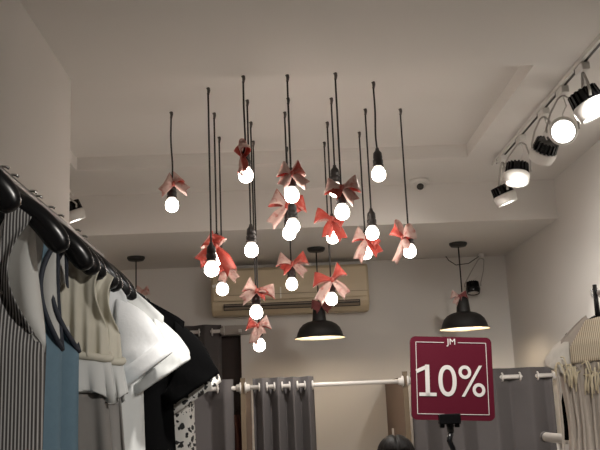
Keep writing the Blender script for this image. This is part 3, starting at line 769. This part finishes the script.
# clamp and gooseneck
Q = at(449, 419, 2.585); Q2 = at(451, 432, 2.585); Q3 = at(449.5, 441, 2.58); Q4 = at(454, 452, 2.58)
lz = lambda q: (q.x-P.x, q.y-P.y, q.z)
cm = MB(); c0 = lz(Q); cm.box((c0[0], c0[1]-.004, c0[2]), (.064, .026, .030)); cm.box((c0[0]-.022, c0[1], c0[2]-.017), (.014, .02, .016)); cm.box((c0[0]+.022, c0[1], c0[2]-.017), (.014, .02, .016))
cm.build('sign_clamp', M['black'], sg_, bevel=.003)
MB().tube([lz(Q), lz(at(450, 425, 2.585)), lz(Q2)], [.011, .011, .010], 12).build('clamp_neck', M['black'], sg_)
q4 = lz(Q4)
MB().tube([lz(Q2), lz(Q3), (q4[0]-.002, q4[1], q4[2]+.01), (q4[0]+.008, q4[1], q4[2]-.05), (q4[0]+.01, q4[1], q4[2]-.25), (q4[0]+.01, q4[1], .02)], [.009, .0085, .008, .008, .010, .011], 12).build('stand_pole', M['black'], sg_)
MB().lathe([(0, .025), (.02, .024), (.12, .012), (.13, 0), (0, 0)], 32, 0, (q4[0]+.01, q4[1], 0)).build('stand_base', M['black'], sg_)

# ------------------------------------------------------------------ dress rail at the right wall
XR2 = 1.335
zU = at(600, 296, 3.72).z
rl = thing('dress_rail', (XR2, 3.0, 0), 'white two-level dress rail along the wall with the spotlights', 'clothes rail')
MB().tube([(0, -1.2, zU), (0, .68, zU)], .011, 14).build('upper_rail', M['rod'], rl)
for y in (-1.0, .55):
    MB().tube([(0, y, zU), (XR-XR2, y, zU)], .010, 12).build('wall_arm', M['rod'], rl)
E1 = at(546, 437, 4.45)
E1x = E1.x-XR2
MB().tube([(E1x, -.9, E1.z), (E1x, E1.y-3.0-.01, E1.z)], .023, 20).build('lower_rail', M['rod'], rl)
MB().lathe([(0, 0), (.026, 0), (.027, .02), (.027, .034), (0, .04)], 24, 0, (E1x, E1.y-3.0-.012, E1.z), (0, 1, 0)).build('rail_end_cap', M['curtain'], rl)
for y in (E1.y-3.0-.22, -.7):
    MB().tube([(E1x, y, E1.z), (E1x, y, 0)], .016, 14).build('rail_post', M['rod'], rl)
    MB().lathe([(0, .012), (.05, .010), (.055, 0), (0, 0)], 24, 0, (E1x, y, 0)).build('post_foot', M['rod'], rl)
a_ = at(564, 414, 4.2); b_ = at(571, 434, 4.2)
o3 = Vector((XR2, 3.0, 0))
MB().tube([a_-o3, (a_+b_)/2-o3, b_-o3, Vector((E1x, E1.y-3.0-.25, E1.z))], .017, 14).build('diagonal_brace', M['rod'], rl)
hanger((XR2-.012, 3.62, zU+.006+.011), R(-14), 'black hanger holding the cream fringed blouse by the wall', .205, .135, .120, .0, .012, ex=1.1, group='hangers on the wall dress rail')
MB().tube([(0, 0, .02), (0, 0, -.05), (0, 0, -.125)], [.012, .014, .022], 12, rb=[.009, .010, .012]).build('hanger_neck', M['black'], bpy.data.objects['clothes_hanger.011'])
g = thing('fringed_blouse', (XR2-.012, 3.62, zU-.090), 'cream gauze blouse with fringed ribbed front hanging by the lit wall', 'blouse', None, R(-14))
mb = MB(); cloth(mb, .05, .160, .098, .24, [(-.2, .18), (-.45, .165), (-1.0, .24)], 1.0, T=.06, pl=.012, pf=110, sleeve=True, nf=.03, tmin=.030, m=30)
mb.build('blouse_body', [M['beige'], M['beige']], g, solid=SL, inner=True, merge=.0005)
for sgn in (-1, 1):
    mb = MB(); sleeves(mb, .160, .098, .25, .125, R(60), .070, T=.06, flare=1.10, puff=.010, sides=(sgn,), wr=.012, seed=2); mb.build('sleeve', M['gauze'], g, solid=SL)
rows = []
for i in range(14):
    z = -.012-.175*i/13; hw = .055+.075*min(1, i/8)
    rows.append([(hw*(k/7-1), -.030-.042*min(1, i/7)*math.sqrt(max(0, 1-(hw*(k/7-1)/.24)**2)), z-.012*abs(k/7-1)) for k in range(15)])
MB().grid(rows).build('ribbed_front', M['knit'], g, solid=.004)
rf = random.Random(4)
fb = MB()
for k in range(60):
    s = k/59; u = -.19+.38*s; z = -.185-.035*math.sin(PI*s) + rf.uniform(-.035, .025)
    y0 = -.070-rf.uniform(0, .02); dx = rf.uniform(-.03, .03); ln = rf.uniform(.03, .09)
    fb.tube([(u, y0, z), (u+dx*.6, y0-.012, z-.006+rf.uniform(0, .015)), (u+dx, y0-.014, z-ln*.5), (u+dx*1.1, y0-.004, z-ln)], .0034, 6)
fb.build('fringe', M['yarn'], g)
rf2 = MB()
for k in range(15):
    u = -.19+.027*k
    rf2.tube([(u, -.055, -.20), (u+.01*math.sin(k), -.064, -.45), (u*1.1+.012*math.sin(2*k), -.070, -.75), (u*1.2, -.07, -.98)], [.0025, .003, .004, .004], 6, rb=.006)
rf2.build('hanging_ruffle', M['beige'], g)
hanger((XR2+.035, 3.67, zU+.006+.011), R(-10), 'black hanger behind the cream fringed blouse', .29, .13, .225, .0, .012, ex=1.1, group='hangers on the wall dress rail')
g = thing('black_jacket', (XR2+.05, 3.76, zU-.20), 'black jacket edge showing behind the cream fringed blouse', 'jacket', None, R(-10))
mb = MB(); cloth(mb, .055, .165, .09, .26, [(-.2, .20), (-.5, .215)], .40, T=.04, pl=.006, sleeve=True, tmin=.026)
mb.build('jacket_cloth', [M['blackc'], M['blackc']], g, solid=SL, inner=True, merge=.0005)

# ------------------------------------------------------------------ rust coat on a peg beside the doorway
P = at(234, 415, 6.30)
g = thing('rust_coat', (P.x, 6.30, P.z), 'dark rust garment hanging in the doorway beside the wooden partition edge', 'coat')
rows = []
for i in range(14):
    z = -1.0*i/13; rr = .035+.05*min(1, i/3)
    rows.append([(rr*math.cos(q)*1.0, .05*math.sin(q)+.012*math.sin(7*q+z), z) for q in [2*PI*k/40 for k in range(40)]])
MB().grid(rows, 0, True).build('coat_cloth', M['rust'], g, solid=.004)
MB().tube([(0, 0, -.01), (0, .04, .03), (0, YB-6.30+.09, .03)], .006, 8).build('hanging_loop', M['black'], g)

# ------------------------------------------------------------------ the person behind the sign
P = at(395, 434, 4.55); HT = P.z
pr_ = thing('person', (P.x, 4.55, 0), 'person with black parted hair, only the crown showing below the burgundy sign', 'person')
k = HT/1.60
J = [(0, 0, .90, .135), (0, 0, 1.05, .115), (0, 0, 1.22, .13), (0, .01, 1.33, .085), (0, .005, 1.385, .048), (0, 0, 1.43, .062), (0, -.008, 1.50, .082), (0, .004, 1.555, .066)]
ed = [(i, i+1) for i in range(7)]
def chain(frm, pts):
    p = frm
    for q in pts: J.append(q); ed.append((p, len(J)-1)); p = len(J)-1
    return p
for s in (-1, 1):
    chain(0, [(s*.09, 0, .84, .088), (s*.095, -.01, .47, .058), (s*.095, .01, .40, .052), (s*.095, .02, .08, .036), (s*.10, -.06, .035, .034), (s*.105, -.13, .025, .026)])
    h_ = chain(2, [(s*.165, .01, 1.295, .055), (s*.20, .02, 1.05, .042), (s*.21, -.02, .98, .036), (s*.205, -.09, .83, .026), (s*.20, -.11, .78, .028)])
    for a_, l_ in ((-.02, .07), (-.007, .078), (.007, .074), (.02, .06)):
        chain(h_, [(s*.20, -.115+a_, .765, .0095), (s*.197, -.128+a_, .765-l_*.6, .0085), (s*.19, -.125+a_, .765-l_, .0075)])
    chain(h_, [(s*.185, -.14, .775, .010), (s*.175, -.155, .745, .009)])
me = bpy.data.meshes.new('body'); me.from_pydata([(x*k, y*k, z*k) for x, y, z, r_ in J], ed, []); me.update()
me.materials.append(M['skin'])
bo = bpy.data.objects.new('body', me); C.objects.link(bo); bo.parent = pr_
md = bo.modifiers.new('skin', 'SKIN'); md.use_smooth_shade = True
for v, q in zip(me.skin_vertices[0].data, J): v.radius = (q[3]*k, q[3]*k)
me.skin_vertices[0].data[0].use_root = True
md = bo.modifiers.new('sub', 'SUBSURF'); md.levels = 2; md.render_levels = 2
fm = MB()
fm.tube([(0, -.080, 1.505), (0, -.098, 1.475), (0, -.088, 1.468)], [.006, .012, .009], 10); fm.build('nose', M['skin'], pr_).scale = (k, k, k)
for s in (-1, 1):
    MB().lathe([(0, -.01), (.009, -.005), (.011, 0), (.009, .005), (0, .01)], 14, 0, (s*.030, -.079, 1.500), (0, -1, 0)).build('eye', M['eye'], pr_).scale = (k, k, k)
def shell(prof, name, mt, n=36, sx=1.0, sy=.75):
    rows = [[(x*sx*math.cos(q)*1.0, x*sy*math.sin(q)+yo, z) for q in [2*PI*i/n for i in range(n)]] for x, z, yo in prof]
    o = MB().grid(rows, 0, True).build(name, mt, pr_, solid=.006, offset=1); o.scale = (k, k, k); return o
shell([(.060, 1.385, .003), (.150, 1.335, .008), (.195, 1.29, .008), (.175, 1.20, 0), (.150, 1.05, 0), (.165, .90, 0), (.175, .84, 0)], 'blouse', M['shirt'])
shell([(.17, .95, 0), (.175, .85, 0), (.19, .70, 0), (.20, .50, 0), (.21, .35, 0)], 'skirt', M['trousers'])
# hair: a grooved cap with a parting, falling to the shoulders
rows = []; nn = 240
for i in range(26):
    s = i/25
    if s < .5:
        a = s/.5*PI/2; rr = math.sin(a); z = 1.50+.10*math.cos(a)
    else:
        rr = 1.0+.08*math.sin((s-.5)*2*PI); z = 1.50-(s-.5)/.5*.20
    row = []
    for q in range(nn):
        g_ = 2*PI*q/nn; gr = 1+(.008*math.sin(31*g_+4*s)+.010*math.sin(73*g_+2*s))*min(1, s*3)
        x, y = .098*rr*gr*math.cos(g_), .108*rr*gr*math.sin(g_)
        if s >= .42 and y < 0:
            open_ = max(0, 1-abs(math.cos(g_))/.80)
            if open_ > 0: y = max(y, -.108+.13*min(1, (s-.42)*6)*min(1, open_*3)) if s > .46 else y
        zz = z - .010*math.exp(-(x/.008)**2)*(1 if (y < .05 and s < .5) else 0)
        row.append((x, y+.008, zz))
    rows.append(row)
o = MB().grid(rows, 0, True).build('hair', M['hair'], pr_); o.scale = (k, k, k)
